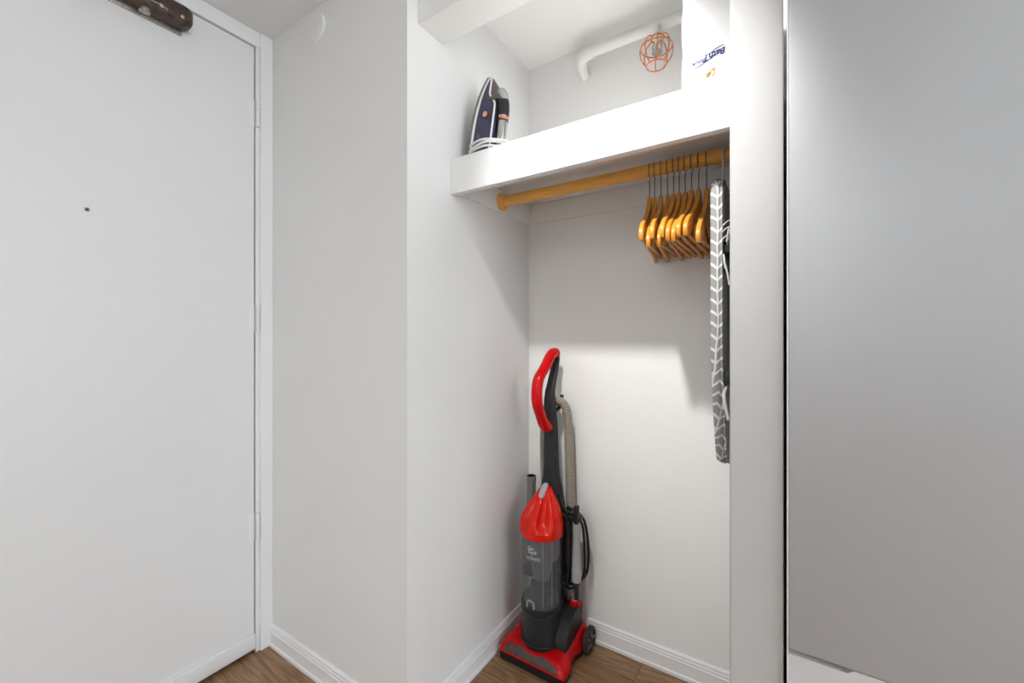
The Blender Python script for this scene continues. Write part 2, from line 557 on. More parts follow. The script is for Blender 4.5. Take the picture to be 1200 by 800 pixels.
# door closer: rounded bronze housing screwed to the top of the door
cz, cx = 2.052, XL + 0.0
bm = bmesh.new()
rs = []
for i, (yy, s) in enumerate([(0.535, 0.55), (0.532, 0.78), (0.525, 0.93), (0.512, 1.0), (0.30, 1.0), (0.17, 1.0), (0.158, 0.93), (0.152, 0.7)]):
    ring = []
    for k in range(20):
        a = 2 * PI * k / 20
        u = math.copysign(abs(math.cos(a)) ** 0.55, math.cos(a)); v = math.copysign(abs(math.sin(a)) ** 0.55, math.sin(a))
        ring.append((cx + 0.027 + 0.030 * s * u, yy, cz + 0.030 * s * v))
    rs.append(ring)
rings(bm, rs)
clo = obj('door_closer', bm, CLOSER, door, label='worn brown metal door closer housing')
bm = bmesh.new(); add_box(bm, (XL - 0.0058, 0.15, cz - 0.038), (XL + 0.002, 0.522, cz + 0.034), 0.0015)
obj('mounting_plate', bm, SCUFF, clo)
bm = bmesh.new(); add_lathe(bm, [(0.013, -0.040), (0.013, -0.030), (0.010, -0.028), (0.010, -0.020)], (cx + 0.03, 0.425, cz), 'z', 16)
obj('pinion_cap', bm, SCUFF, clo)
for yy in (0.505, 0.455):
    bm = bmesh.new(); add_lathe(bm, [(0.006, 0), (0.006, 0.003), (0.003, 0.005)], (cx + 0.053, yy, cz - 0.012), 'x', 12)
    obj('screw', bm, SCUFF, clo)
bm = bmesh.new(); add_tube(bm, [(cx + 0.0558, 0.47 - 0.02 * i + 0.004 * math.sin(i * 2.1), cz - 0.016 + 0.005 * math.sin(i * 1.3)) for i in range(9)], 0.0016, 6)
obj('scuff_mark', bm, SCUFF, clo)

# round cover plate high on the front wall
t = thing('cover_plate', (-1.256, YF, 2.094), 'small round white cover plate high on the wall beside the door', 'wall plate')
bm = bmesh.new(); add_lathe(bm, [(0.043, 0), (0.043, -0.005), (0.040, -0.008), (0.030, -0.0095), (0.012, -0.010)], (-1.256, YF, 2.094), 'y', 32)
obj('disc', bm, WALL, t)
bm = bmesh.new(); add_lathe(bm, [(0.004, -0.0095), (0.004, -0.0112), (0.002, -0.012)], (-1.256, YF, 2.094), 'y', 12)
obj('screw', bm, TRIM, t)

# ------------------------------------------------------------------ closet shelf
SH0, SH1, SY = 1.531, 1.638, 0.964
XS = PX0 + 0.04
sh = thing('closet_shelf', ((XC + XS) / 2, SY, SH0), 'white painted closet shelf with a deep front board', 'shelf')
obj('shelf_board', B((XC, SY + 0.022, SH1 - 0.02), (XS, YB, SH1)), SHELFP, sh, False)
obj('front_board', B((XC, SY, SH0), (XS, SY + 0.0215, SH1), 0.0015), SHELFP, sh, False)
obj('cleat', B((XC, SY + 0.022, SH0 + 0.010), (XC + 0.009, YB, SH1 - 0.0205)), SHELFP, sh, False)
obj('cleat', B((XC + 0.0092, YB - 0.009, SH0 + 0.010), (XS, YB, SH1 - 0.0205)), SHELFP, sh, False)

# ------------------------------------------------------------------ hanging rod
RY, RZ, RR = 1.226, 1.577, 0.0185
rod = thing('closet_rod', (XC + 0.009, RY, RZ - RR), 'orange-brown wooden hanging rod under the shelf', 'rod')
bm = bmesh.new(); add_lathe(bm, [(RR, XC + 0.012), (RR, XS - 0.012)], (0, RY, RZ), 'x', 28)
obj('pole', bm, RODW, rod)
for x0, s in ((XC + 0.009, 1), (XS, -1)):
    bm = bmesh.new(); add_lathe(bm, [(0.031, 0), (0.031, 0.006 * s), (0.029, 0.0075 * s), (0.0265, 0.0085 * s), (0.0245, 0.016 * s), (0.0225, 0.018 * s)], (x0, RY, RZ), 'x', 32)
    obj('socket', bm, RODW, rod, label='round wooden rod socket')

# ------------------------------------------------------------------ wooden hangers
def make_hanger():
    top = Vector((0, 0, 0))
    t = bpy.data.objects.new('wooden_hanger', None); t.empty_display_size = 0.03
    C.objects.link(t); WORLD[t.name] = Vector((0, 0, 0))
    up = [(0.0, -0.096), (0.010, -0.098), (0.0155, -0.106), (0.022, -0.122), (0.045, -0.146), (0.075, -0.166), (0.112, -0.184), (0.128, -0.1905), (0.1295, -0.196), (0.1325, -0.197), (0.134, -0.1935), (0.160, -0.206), (0.182, -0.2185), (0.194, -0.232)]
    dn = [(0.1955, -0.246), (0.190, -0.256), (0.180, -0.257), (0.165, -0.250), (0.120, -0.226), (0.080, -0.204), (0.045, -0.180), (0.020, -0.163), (0.0, -0.158)]
    right = up + dn
    poly = right + [(-y, z) for y, z in reversed(right[1:-1])]
    bm = bmesh.new(); add_prism(bm, poly, 'x', -0.0052, 0.0052)
    es = [e for e in bm.edges if abs(e.verts[0].co.x - e.verts[1].co.x) < 1e-6]
    bmesh.ops.bevel(bm, geom=es, offset=0.0018, segments=2, profile=0.5, affect='EDGES')
    obj('arms', bm, HANGW, t, angle=45)
    bm = bmesh.new(); add_tube(bm, [(0, -0.176, -0.247), (0, 0.176, -0.247)], 0.0046, 10)
    obj('trouser_bar', bm, HANGW, t)
    # steel hook: stem, kink, round the rod
    cz_ = -RR - 0.0016
    r = RR + 0.0017
    pts = [(0, 0, -0.104), (0, 0, -0.075), (0, 0, -0.0535), (0, 0.004, -0.0475)]
    for a in range(-68, 236, 14):
        A = math.radians(a)
        rr = r + (0.003 if a < -40 else 0.0003)
        pts.append((0, rr * math.cos(A), cz_ + rr * math.sin(A)))
    pts.append((0, pts[-1][1] - 0.002, pts[-1][2] - 0.006))
    pts.append((0, pts[-1][1] - 0.009, pts[-1][2] - 0.003))
    pts.append((0, pts[-1][1] - 0.004, pts[-1][2] + 0.001))
    bm = bmesh.new(); add_tube(bm, smooth_path(pts, 3), 0.00135, 8)
    obj('hook', bm, STEEL, t)
    return t
hg = make_hanger()
HZ = RZ + RR
ORD = ['leftmost wooden hanger on the closet rod', 'second wooden hanger from the left on the closet rod', 'third wooden hanger from the left on the closet rod',
       'fourth wooden hanger from the left on the closet rod', 'fifth wooden hanger from the left on the closet rod', 'fifth wooden hanger from the ironing board along the rod',
       'fourth wooden hanger from the ironing board along the rod', 'third wooden hanger from the ironing board along the rod',
       'second wooden hanger from the ironing board along the rod', 'wooden hanger right beside the ironing board']
spec = [(-0.320, 8.5, 0.5), (-0.306, 9.0, 5.5), (-0.288, 7.0, 0.3), (-0.271, 5.6, 5.8), (-0.254, 3.8, 0.3), (-0.239, 2.8, 2.6), (-0.224, 2.0, 3.4), (-0.207, 0.8, 0.8), (-0.189, 0.0, 1.0), (-0.170, 1.8, 6.0)]
for i, (x, a, p) in enumerate(spec):
    h = hg if i == 0 else copy_tree(hg)
    h.location = (x, RY, HZ + 0.0003)
    # turn about the vertical, and swing the front arm down about the rod
    h.rotation_euler = (math.radians(p), 0, math.radians(a))
    if p:   # swinging about the rod axis, not about the hook's top
        c_ = Vector((x, RY, RZ))
        off = Vector((0, 0, RR + 0.0003)); off.rotate(h.rotation_euler)
        h.location = c_ + off
    tag(h, ORD[i], 'hanger', 'wooden hangers on the closet rod')

# ------------------------------------------------------------------ ironing board hung on the rod
bx0, bx1 = -0.138, -0.1155
yc = 1.217
ib = thing('ironing_board', (-0.127, yc, 0.768), 'ironing board with grey and white leaf print cover hung from the rod', 'ironing board')
def board_outline(off=0.0, n=40):
    """(half width, z) from the nose at the bottom to the square end at the top"""
    pts = []
    z0, z1, hw = 0.768 + off, 1.474 - off, 0.168 - off
    for i in range(n + 1):
        s = i / n
        z = z0 + (z1 - z0) * s
        if s < 0.52:
            q = s / 0.52
            w = hw * (0.30 * min(1, (q / 0.06)) ** 0.5 + 0.70 * math.sin(q * PI / 2) ** 0.95)
            if q < 0.06: w = hw * 0.36 * (q / 0.06) ** 0.5
        else: w = hw
        if s > 0.94: w = hw - 0.045 * (1 - math.sqrt(max(0, 1 - ((s - 0.94) / 0.06) ** 2)))
        pts.append((max(w, 0.0), z))
    return pts
def board_mesh(bm, x0, x1, off, rnd):
    T = x1 - x0
    prof = [(x0 + rnd * 0.05, rnd * 1.0), (x0, rnd * 1.2)]
    levels = []
    for k in range(9):
        a = -PI / 2 + PI * k / 8
        levels.append(((x0 + x1) / 2 + T / 2 * math.sin(a), rnd * (1 - math.cos(a))))
    rs = []
    for x, ins in levels:
        o = board_outline(off + ins)
        rs.append([(x, yc - w, z) for w, z in o] + [(x, yc + w, z) for w, z in reversed(o[1:])])
    rings(bm, rs)
bm = bmesh.new(); board_mesh(bm, bx0, bx1, 0.0, 0.008)
obj('padded_cover', bm, COVER, ib, label='grey cotton cover with white leaf chevrons')
bm = bmesh.new(); board_mesh(bm, bx1 - 0.001, bx1 + 0.004, 0.016, 0.001)
obj('mesh_top', bm, UNDER, ib, label='grey perforated metal underside')
bm = bmesh.new()
o_ = board_outline(0.004)
lp = [(bx1 + 0.001, yc - w, z) for w, z in o_] + [(bx1 + 0.001, yc + w, z) for w, z in reversed(o_[1:-1])]
add_tube(bm, [p for p in lp], 0.0028, 6, closed=True)
obj('drawstring_hem', bm, COVER, ib)
# folded legs
LEGW = mat('leg_white_enamel', (0.62, 0.62, 0.62), 0.35)
for s in (-1, 1):
    bm = bmesh.new(); add_tube(bm, smooth_path([(-0.098, yc + s * 0.06, 1.36), (-0.098, yc + s * 0.075, 1.10), (-0.098, yc + s * 0.10, 0.98)], 5), 0.0075, 10)
    obj('leg', bm, LEGW, ib)
bm = bmesh.new(); add_tube(bm, smooth_path([(-0.104, yc - 0.06, 1.00), (-0.107, yc - 0.13, 0.985), (-0.1085, yc - 0.175, 0.968), (-0.1035, yc - 0.182, 0.940), (-0.0985, yc - 0.184, 0.915)], 4), 0.0036, 10)
lg = obj('leg', bm, LEGW, ib, label='short white leg tip poking out')
bm = bmesh.new(); add_tube(bm, [(-0.098, yc - 0.10, 0.98), (-0.098, yc + 0.10, 0.98)], 0.0075, 10)
obj('foot_bar', bm, LEGW, ib)
for sg in (-1, 1):
    bm = bmesh.new(); add_box(bm, (-0.1115, yc + sg * 0.135 - 0.014, 0.990), (-0.098, yc + sg * 0.135 + 0.014, 1.020), 0.003)
    obj('bracket', bm, DGREY, ib)
bm = bmesh.new(); add_box(bm, (-0.1115, yc - 0.158, 1.288), (-0.092, yc + 0.05, 1.312), 0.004)
blk = obj('hinge_block', bm, BLACK, ib, label='black plastic hinge block')
bm = bmesh.new(); add_box(bm, (-0.1115, yc - 0.150, 1.248), (-0.088, yc - 0.03, 1.262), 0.004)
obj('lock_lever', bm, BLACK, ib)
bm = bmesh.new(); add_tube(bm, smooth_path([(-0.110, yc - 0.166, 1.285), (-0.107, yc - 0.172, 1.262), (-0.1015, yc - 0.172, 1.240), (-0.098, yc - 0.168, 1.215)], 4), 0.0022, 8)
obj('spring_wire', bm, LEGW, ib)
bm = bmesh.new()
for z, rr in ((1.318, 0.048), (1.334, 0.050), (1.350, 0.042)):
    add_tube(bm, [(-0.112 + 0.020 * math.sin(a), yc - 0.125 + rr * math.cos(a), z + 0.020 * math.sin(a)) for a in [PI * k / 14 for k in range(15)]], 0.0016, 6)
for k in range(7):
    yy = yc - 0.168 + k * 0.014
    add_tube(bm, [(-0.104, yy, 1.312), (-0.100, yy, 1.345)], 0.0014, 6)
obj('iron_rest', bm, LEGW, ib, label='white wire iron rest')
bm = bmesh.new(); add_box(bm, (-0.1115, yc - 0.165, 1.3125), (-0.1065, yc - 0.08, 1.352), 0.002)
obj('rest_pad', bm, BLACK, ib)
bm = bmesh.new()
hx = -0.1275
ptsw = [(hx, RY, 1.46), (hx, RY, 1.50), (hx, RY - 0.012, 1.535), (hx, RY - RR - 0.003, RZ - 0.005)]
for a in range(170, -50, -20):
    ptsw.append((hx, RY + (RR + 0.0032) * math.cos(math.radians(a)), RZ + (RR + 0.0032) * math.sin(math.radians(a))))
bm = bmesh.new(); add_tube(bm, smooth_path(ptsw, 4), 0.0026, 8)
obj('hanging_hook', bm, LEGW, ib, label='white wire hook over the rod')

# ------------------------------------------------------------------ sprinkler pipe, sprinkler and guard under the closet ceiling
pp = thing('sprinkler_pipe', (-0.32, 1.385, 2.07), 'white painted sprinkler pipe along the closet back wall', 'pipe')
bm = bmesh.new()
path = smooth_path([(XS, 1.375, 2.092), (-0.25, 1.375, 2.092), (-0.50, 1.375, 2.092), (-0.565, 1.375, 2.092), (-0.592, 1.380, 2.087), (-0.603, 1.395, 2.075), (-0.605, 1.414, 2.062), (-0.605, YB + 0.002, 2.050)], 5)
add_tube(bm, path, 0.0165, 18)
obj('pipe', bm, PIPEP, pp)
bm = bmesh.new(); add_tube(bm, smooth_path([(-0.552, 1.375, 2.092), (-0.575, 1.376, 2.091), (-0.593, 1.381, 2.085), (-0.603, 1.395, 2.075), (-0.605, 1.406, 2.068)], 4), 0.0200, 18)
obj('elbow', bm, PIPEP, pp)
bm = bmesh.new(); add_lathe(bm, [(0.022, 0), (0.022, -0.002), (0.018, -0.005)], (-0.605, YB, 2.05), 'y', 24)
obj('wall_flange', bm, PIPEP, pp)
scx, scy, scz = -0.330, 1.345, 1.995
sp = thing('sprinkler_guard', (scx, scy, scz - 0.05), 'copper wire cage around the sprinkler head under the closet ceiling', 'sprinkler')
bm = bmesh.new(); add_lathe(bm, [(0.010, 0.084), (0.010, 0.056), (0.013, 0.054), (0.013, 0.046), (0.008, 0.044), (0.008, 0.030)], (scx, scy + 0.01, scz), 'z', 14)
obj('nipple', bm, PIPEP, sp)
bm = bmesh.new()
for s in (-1, 1):
    add_tube(bm, smooth_path([(scx + s * 0.008, scy + 0.01, scz + 0.032), (scx + s * 0.014, scy + 0.01, scz + 0.018), (scx + s * 0.006, scy + 0.01, scz + 0.002)], 4), 0.002, 6)
add_lathe(bm, [(0.003, 0.03), (0.003, 0.004), (0.016, 0.001), (0.016, -0.001), (0.004, -0.004)], (scx, scy + 0.01, scz), 'z', 16)
obj('sprinkler_head', bm, BRASS, sp)
bm = bmesh.new(); add_tube(bm, [(scx + 0.047 * math.cos(a), scy + 0.047 * math.sin(a), scz + 0.010) for a in [2 * PI * k / 28 for k in range(28)]], 0.0021, 6, closed=True)
obj('guard_ring', bm, COPPER, sp)
bm = bmesh.new(); add_tube(bm, [(scx + 0.030 * math.cos(a), scy + 0.030 * math.sin(a), scz - 0.046) for a in [2 * PI * k / 24 for k in range(24)]], 0.0021, 6, closed=True)
obj('guard_ring', bm, COPPER, sp)
bm = bmesh.new(); add_tube(bm, [(scx + 0.020 * math.cos(a), scy + 0.010 + 0.020 * math.sin(a), scz + 0.046) for a in [2 * PI * k / 20 for k in range(20)]], 0.0021, 6, closed=True)
obj('guard_ring', bm, COPPER, sp)
for k in range(8):
    a = 2 * PI * k / 8 + 0.3
    ca, sa = math.cos(a), math.sin(a)
    pts = [(scx + 0.020 * ca, scy + 0.008 + 0.020 * sa, scz + 0.046), (scx + 0.038 * ca, scy + 0.003 + 0.038 * sa, scz + 0.034), (scx + 0.049 * ca, scy + 0.049 * sa, scz + 0.008), (scx + 0.045 * ca, scy + 0.045 * sa, scz - 0.022), (scx + 0.030 * ca, scy + 0.030 * sa, scz - 0.046)]
    bm = bmesh.new(); add_tube(bm, smooth_path(pts, 4), 0.0018, 6)
    obj('guard_wire', bm, COPPER, sp)

# ------------------------------------------------------------------ paper pack on the shelf
tpx0, tpx1, tpy0, tpy1, tpz = -0.196, -0.053, 1.008, 1.22, SH1
tp = thing('bath_tissue_pack', ((tpx0 + tpx1) / 2, (tpy0 + tpy1) / 2, tpz), 'white film wrapped bath tissue pack at the right end of the shelf', 'tissue pack')
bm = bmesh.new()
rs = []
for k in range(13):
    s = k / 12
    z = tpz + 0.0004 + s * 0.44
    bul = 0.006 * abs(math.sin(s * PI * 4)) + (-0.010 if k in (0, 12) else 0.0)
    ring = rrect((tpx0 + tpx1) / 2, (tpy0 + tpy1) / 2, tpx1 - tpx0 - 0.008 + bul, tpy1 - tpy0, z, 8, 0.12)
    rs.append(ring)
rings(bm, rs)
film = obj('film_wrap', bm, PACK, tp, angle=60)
def pack_point(u, v, lift=0.0012):
    return (u, tpy0 - lift, v)
def flat_print(name, me_or_polys, parent, m, cx_, cz_, rot, lift):
    """flat print on the pack's front (x,z plane facing -y), rotated by rot"""
    bm = bmesh.new()
    ca, sa = math.cos(rot), math.sin(rot)
    def P(x, y): return (cx_ + x * ca - y * sa, tpy0 - lift + 0.0016, cz_ + x * sa + y * ca)
    if isinstance(me_or_polys, bpy.types.Mesh):
        V = [bm.verts.new(P(v.co.x, v.co.y)) for v in me_or_polys.vertices]
        for p in me_or_polys.polygons:
            try: bm.faces.new([V[i] for i in p.vertices])
            except ValueError: pass
    else:
        for poly in me_or_polys:
            bm.faces.new([bm.verts.new(P(*q)) for q in poly])
    return obj(name, bm, m, parent, False)
rot = PI + math.radians(8)
tcx, tcz = -0.1345, 1.7135
flat_print('lettering', text_mesh('BathT', 0.0185, 0.25, 0.98, 0.00055), film, INK, tcx + 0.0115, tcz + 0.0045, rot, 0.0022)
flat_print('lettering', text_mesh('issue', 0.0135, 0.25, 1.0, 0.0004), film, INKL, tcx - 0.0205, tcz - 0.0030, rot, 0.0022)
def swoosh(pts, w):
    P = smooth_path([(x, 0, z) for x, z in pts], 6)
    n = len(P); out = []
    L_, R_ = [], []
    for i, p in enumerate(P):
        t_ = (P[min(i + 1, n - 1)] - P[max(i - 1, 0)]).normalized()
        ww = w * (0.25 + math.sin(PI * i / (n - 1)))
        L_.append((p.x - t_.z * ww, p.z + t_.x * ww)); R_.append((p.x + t_.z * ww, p.z - t_.x * ww))
    return [[L_[i], L_[i + 1], R_[i + 1], R_[i]] for i in range(n - 1)]
flat_print('swoosh_line', swoosh([(-0.012, 0.0095), (0.000, 0.0085), (0.014, 0.0150), (0.026, 0.0180), (0.031, 0.0170)], 0.0010), film, INKL, tcx, tcz, 0, 0.0022)
flat_print('swoosh_line', swoosh([(-0.033, -0.0085), (-0.031, -0.0125), (-0.023, -0.0125), (-0.008, -0.0075), (0.009, 0.0005), (0.019, 0.0005)], 0.0010), film, INKL, tcx, tcz, 0, 0.0022)
flat_print('golden_patch', [[(-0.011, 0.004), (0.011, 0.011), (0.011, -0.006), (0.006, -0.009), (0.002, -0.004), (-0.006, -0.006), (-0.010, -0.001)]], film, GOLD, -0.1335, 1.6785, 0, 0.0022)
flat_print('brown_patch', [[(-0.006, -0.006), (-0.002, 0.000), (0.003, 0.003), (0.004, 0.0005), (0.000, -0.003), (-0.003, -0.008)], [(0.006, 0.005), (0.010, 0.009), (0.010, 0.005)]], film, GOLDD, -0.1335, 1.6785, 0, 0.0026)
flat_print('cream_patch', [[(0.0035, 0.0005), (0.0085, 0.003), (0.0085, -0.004), (0.004, -0.005)], [(-0.009, 0.003), (0.003, 0.007), (0.002, 0.005), (-0.007, 0.001)]], film, GOLDL, -0.1335, 1.6785, 0, 0.0026)

# ------------------------------------------------------------------ steam iron standing on its heel
IO = Vector((-0.818, 1.062, SH1))                   # heel, at the sole
ir = thing('steam_iron', (-0.77, 1.062, SH1), 'navy and silver steam iron standing upright on the shelf', 'iron')
LEAN = math.radians(8.5)
def I(u, v, w):
    """u along the sole to the nose, v away from the sole, w across (towards the room negative)"""
    cu, su = math.cos(LEAN), math.sin(LEAN)
    return (IO.x + v * cu + u * su, IO.y + w, IO.z + 0.0125 + u * cu - v * su * 0.55)
ILEN = 0.266
def hw(u):
    s = max(0.0, min(1.0, u / ILEN))
    return 0.056 * max(0.0, (1 - s ** 2.6)) ** 0.95 * (1.0 if s > 0.08 else 0.93 + 0.07 * s / 0.08)
def iron_slab(bm, v0, v1, sc0, sc1, u0=0.0, u1=ILEN, n=30):
    us = [u0 + (u1 - u0) * (1 - (1 - k / n) ** 1.5) for k in range(n + 1)]
    rs = []
    for v, s in ((v0, sc0), (v1, sc1)):
        ring = [I(u, v, -max(hw(u) * s, 0.0004)) for u in us] + [I(u, v, max(hw(u) * s, 0.0004)) for u in reversed(us)]
        rs.append(ring)
    rings(bm, rs)
bm = bmesh.new(); iron_slab(bm, 0.0, 0.009, 1.0, 1.0)
obj('soleplate', bm, SOLE, ir)
bm = bmesh.new(); iron_slab(bm, 0.0095, 0.0165, 1.0, 0.97, 0.0, ILEN - 0.001)
obj('white_skirt', bm, WHITEP, ir)
# body: sections along u
bm = bmesh.new()
rs = []
for k in range(17):
    u = 0.004 + 0.250 * k / 16
    top = 0.064 - 0.004 * (abs(u - 0.1) / 0.1) ** 2 - (0.034 * max(0, (u - 0.17) / 0.084) ** 1.3)
    w0 = max(hw(u) * 0.95, 0.002); w1 = w0 * 0.60
    ring = []
    for j in range(13):
        a = PI * j / 12
        ca = math.cos(a); sa = math.sin(a)
        ww = (w0 * (1 - 0.35 * sa)) * math.copysign(abs(ca) ** 0.6, ca)
        ring.append(I(u, 0.017 + (top - 0.017) * abs(sa) ** 0.7, -ww))
    rs.append(ring)
rings(bm, rs)
body = obj('body', bm, NAVY, ir, angle=50)
# smoky water tank over the nose with a white rim
bm = bmesh.new()
rs = []
for k in range(9):
    u = 0.178 + 0.078 * k / 8
    top = 0.088 - 0.060 * (k / 8) ** 1.05
    w0 = max(hw(u) * 0.80, 0.003)
    ring = []
    for j in range(11):
        a = PI * j / 10
        ring.append(I(u, 0.030 - 0.010 * k / 8 + max(0.006, top - 0.030 + 0.010 * k / 8) * math.sin(a) ** 0.8, -w0 * math.copysign(abs(math.cos(a)) ** 0.7, math.cos(a))))
    rs.append(ring)
rings(bm, rs)
obj('water_tank', bm, TANK, ir, label='smoky brown water tank')
bm = bmesh.new()
rim = [(0.258, 0.022), (0.240, 0.028), (0.215, 0.034), (0.195, 0.040), (0.180, 0.050), (0.165, 0.060), (0.13, 0.064), (0.08, 0.066), (0.02, 0.066)]
for s in (-1, 1):
    add_tube(bm, smooth_path([I(u, v, s * max(hw(u) * 0.80, 0.004) * (1.0 if u > 0.19 else 0.72)) for u, v in rim], 4), 0.0033, 8)
obj('white_trim', bm, WHITEP, ir)
# handle
bm = bmesh.new()
hp = [(0.200, 0.058), (0.190, 0.069), (0.172, 0.076), (0.14, 0.080), (0.09, 0.082), (0.045, 0.082), (0.018, 0.079), (0.006, 0.071), (0.006, 0.055)]
add_tube(bm, smooth_path([I(u, v, 0) for u, v in hp], 5), 0.0165, 14, flat=(0.95, 0.95))
obj('handle', bm, CHROME, ir, label='silver iron handle')
bm = bmesh.new(); add_tube(bm, smooth_path([I(u, v, 0) for u, v in [(0.176, 0.0745), (0.165, 0.0775), (0.15, 0.0795), (0.134, 0.0805)]], 4), 0.0185, 14)
obj('grip_cap', bm, DGREY, ir, label='dark grey grip section')
bm = bmesh.new(); add_tube(bm, [I(0.131, 0.0806, 0), I(0.124, 0.0809, 0)], 0.0182, 16)
obj('grip_ring', bm, ROSE, ir, label='rose gold ring on the handle')
bm = bmesh.new(); add_tube(bm, [I(0.1205, 0.0811, 0), I(0.117, 0.0812, 0)], 0.0176, 16)
obj('grip_ring', bm, mat('ring_brown', (0.10, 0.03, 0.015), 0.3), ir)
bm = bmesh.new()
add_tube(bm, smooth_path([I(0.212, 0.054, 0), I(0.203, 0.064, 0), I(0.188, 0.071, 0), I(0.177, 0.0755, 0)], 3), [0.010, 0.013, 0.0165, 0.018, 0.0185, 0.0185, 0.0185, 0.0185, 0.018, 0.0175][:10], 14)
obj('spray_cap', bm, CLEARW, ir, label='clear knob at the top of the handle')
# dial on the flank facing the room
def disc_on_flank(u, v, r, lift, thick, m, name, parent):
    bm = bmesh.new()
    w = -hw(u) * 0.83
    c0 = Vector(I(u, v, w - lift)); c1 = Vector(I(u, v + 0.0, w - lift - thick))
    add_tube(bm, [c0, c1], r, 20)
    return obj(name, bm, m, parent)
dl = disc_on_flank(0.128, 0.044, 0.0105, -0.004, 0.006, mat('ring_brown', (0.1, 0.03, 0.015), 0.3), 'steam_dial', ir)
disc_on_flank(0.128, 0.044, 0.0085, 0.001, 0.004, ROSE, 'dial_cap', dl)
dm = disc_on_flank(0.060, 0.030, 0.0078, -0.006, 0.0095, mat('badge_grey', (0.13, 0.125, 0.19), 0.35), 'badge', ir)
bm = bmesh.new(); add_box(bm, I(0, 0.0, -0.05), I(0, 0.0, 0.05)); bm.free()
bm = bmesh.new()
rs = [[I(u, v, w) for (v, w) in ((0.012, -0.050), (0.084, -0.028), (0.092, 0.0), (0.084, 0.028), (0.012, 0.050))] for u in (-0.0028, 0.010)]
rings(bm, rs)
obj('heel', bm, DGREY, ir)
# white mains cable wound round the heel, lying on the shelf
bm = bmesh.new()
pts = []
for k in range(46):
    a = 2 * PI * k / 15
    z = SH1 + 0.012 + 0.052 * (k / 45) + 0.008 * math.sin(a * 0.7)
    rx = 0.066 + 0.004 * math.sin(k)
    ry = 0.067 + 0.004 * math.cos(k * 1.7)
    pts.append((-0.768 + rx * math.cos(a + 2.2) + 0.004, 1.060 + ry * math.sin(a + 2.2), z))
pts = [Vector(p) for p in pts]
for p in pts: p.x = max(p.x, XC + 0.006)
add_tube(bm, smooth_path(pts, 3), 0.0034, 8)
obj('cable', bm, WHITEP, ir, label='white mains cable wound around the heel')

# ------------------------------------------------------------------ upright vacuum cleaner
VO = Vector((-0.695, 1.29, 0.0))
vc = thing('vacuum_cleaner', VO, 'red and dark grey upright vacuum cleaner in the closet corner', 'vacuum cleaner')
def W(x, y, z): return (VO.x + x, VO.y + y, VO.z + z)
def half_width(y):
    # wide nozzle in front, waist, then the wheel fenders
    pts = [(-0.112, 0.112), (-0.106, 0.122), (-0.095, 0.126), (-0.06, 0.126), (-0.045, 0.121), (-0.02, 0.110), (0.01, 0.110), (0.04, 0.1205), (0.10, 0.1205), (0.108, 0.112)]
    for (a, wa), (b, wb) in zip(pts, pts[1:]):
        if a <= y <= b: return wa + (wb - wa) * (y - a) / (b - a)
    return pts[0][1] if y < pts[0][0] else pts[-1][1]
YV0, YV1 = -0.112, 0.108
def shell_z(s, y):
    """top of the red shell; s = -1..1 across"""
    pts = [(-0.112, 0.026), (-0.109, 0.036), (-0.100, 0.049), (-0.085, 0.058), (-0.05, 0.070), (-0.01, 0.080), (0.04, 0.094), (0.09, 0.097), (0.108, 0.085)]
    z = pts[-1][1]
    for (a, za), (b, zb) in zip(pts, pts[1:]):
        if a <= y <= b:
            z = za + (zb - za) * (y - a) / (b - a); break
    e = max(0.0, 1 - abs(s) ** 7) ** 0.5
    zz = 0.026 + (z - 0.026) * e
    # two shallow flutes running back from the nozzle
    zz -= 0.006 * math.exp(-((abs(s) - 0.55) / 0.12) ** 2) * max(0, min(1, (y + 0.09) / 0.04)) * e
    return zz
bm = bmesh.new()
NX, NY = 40, 34
G = []
for j in range(NY + 1):
    y = YV0 + (YV1 - YV0) * j / NY
    rowv = []
    for i in range(NX + 1):
        s = math.sin((-1 + 2 * i / NX) * PI / 2)
        rowv.append(bm.verts.new(W(s * half_width(y), y, shell_z(s, y))))
    G.append(rowv)
for j in range(NY):
    for i in range(NX):
        bm.faces.new((G[j][i], G[j][i + 1], G[j + 1][i + 1], G[j + 1][i]))
rim_ = [G[0][i] for i in range(NX + 1)] + [G[j][NX] for j in range(1, NY + 1)] + [G[NY][i] for i in range(NX - 1, -1, -1)] + [G[j][0] for j in range(NY - 1, 0, -1)]
low = [bm.verts.new((v.co.x, v.co.y, 0.020)) for v in rim_]
n = len(rim_)
for i in range(n):
    bm.faces.new((rim_[i], rim_[(i + 1) % n], low[(i + 1) % n], low[i]))
bm.faces.new(low)
shell = obj('floor_head', bm, RED, vc, angle=30, label='wide red floor head')
# black bumper and sole
bm = bmesh.new()
ring_ = lambda z, sc: [W(half_width(y) * sc * sg, y + (-0.004 if y < -0.1 else 0), z) for sg, ys in ((1, [YV0 + (YV1 - YV0) * k / 16 for k in range(17)]), (-1, [YV1 - (YV1 - YV0) * k / 16 for k in range(17)])) for y in ys]
rings(bm, [ring_(0.0045, 0.96), ring_(0.008, 1.0), ring_(0.021, 1.005), ring_(0.026, 0.99)])
obj('bumper', bm, BLACK, vc)
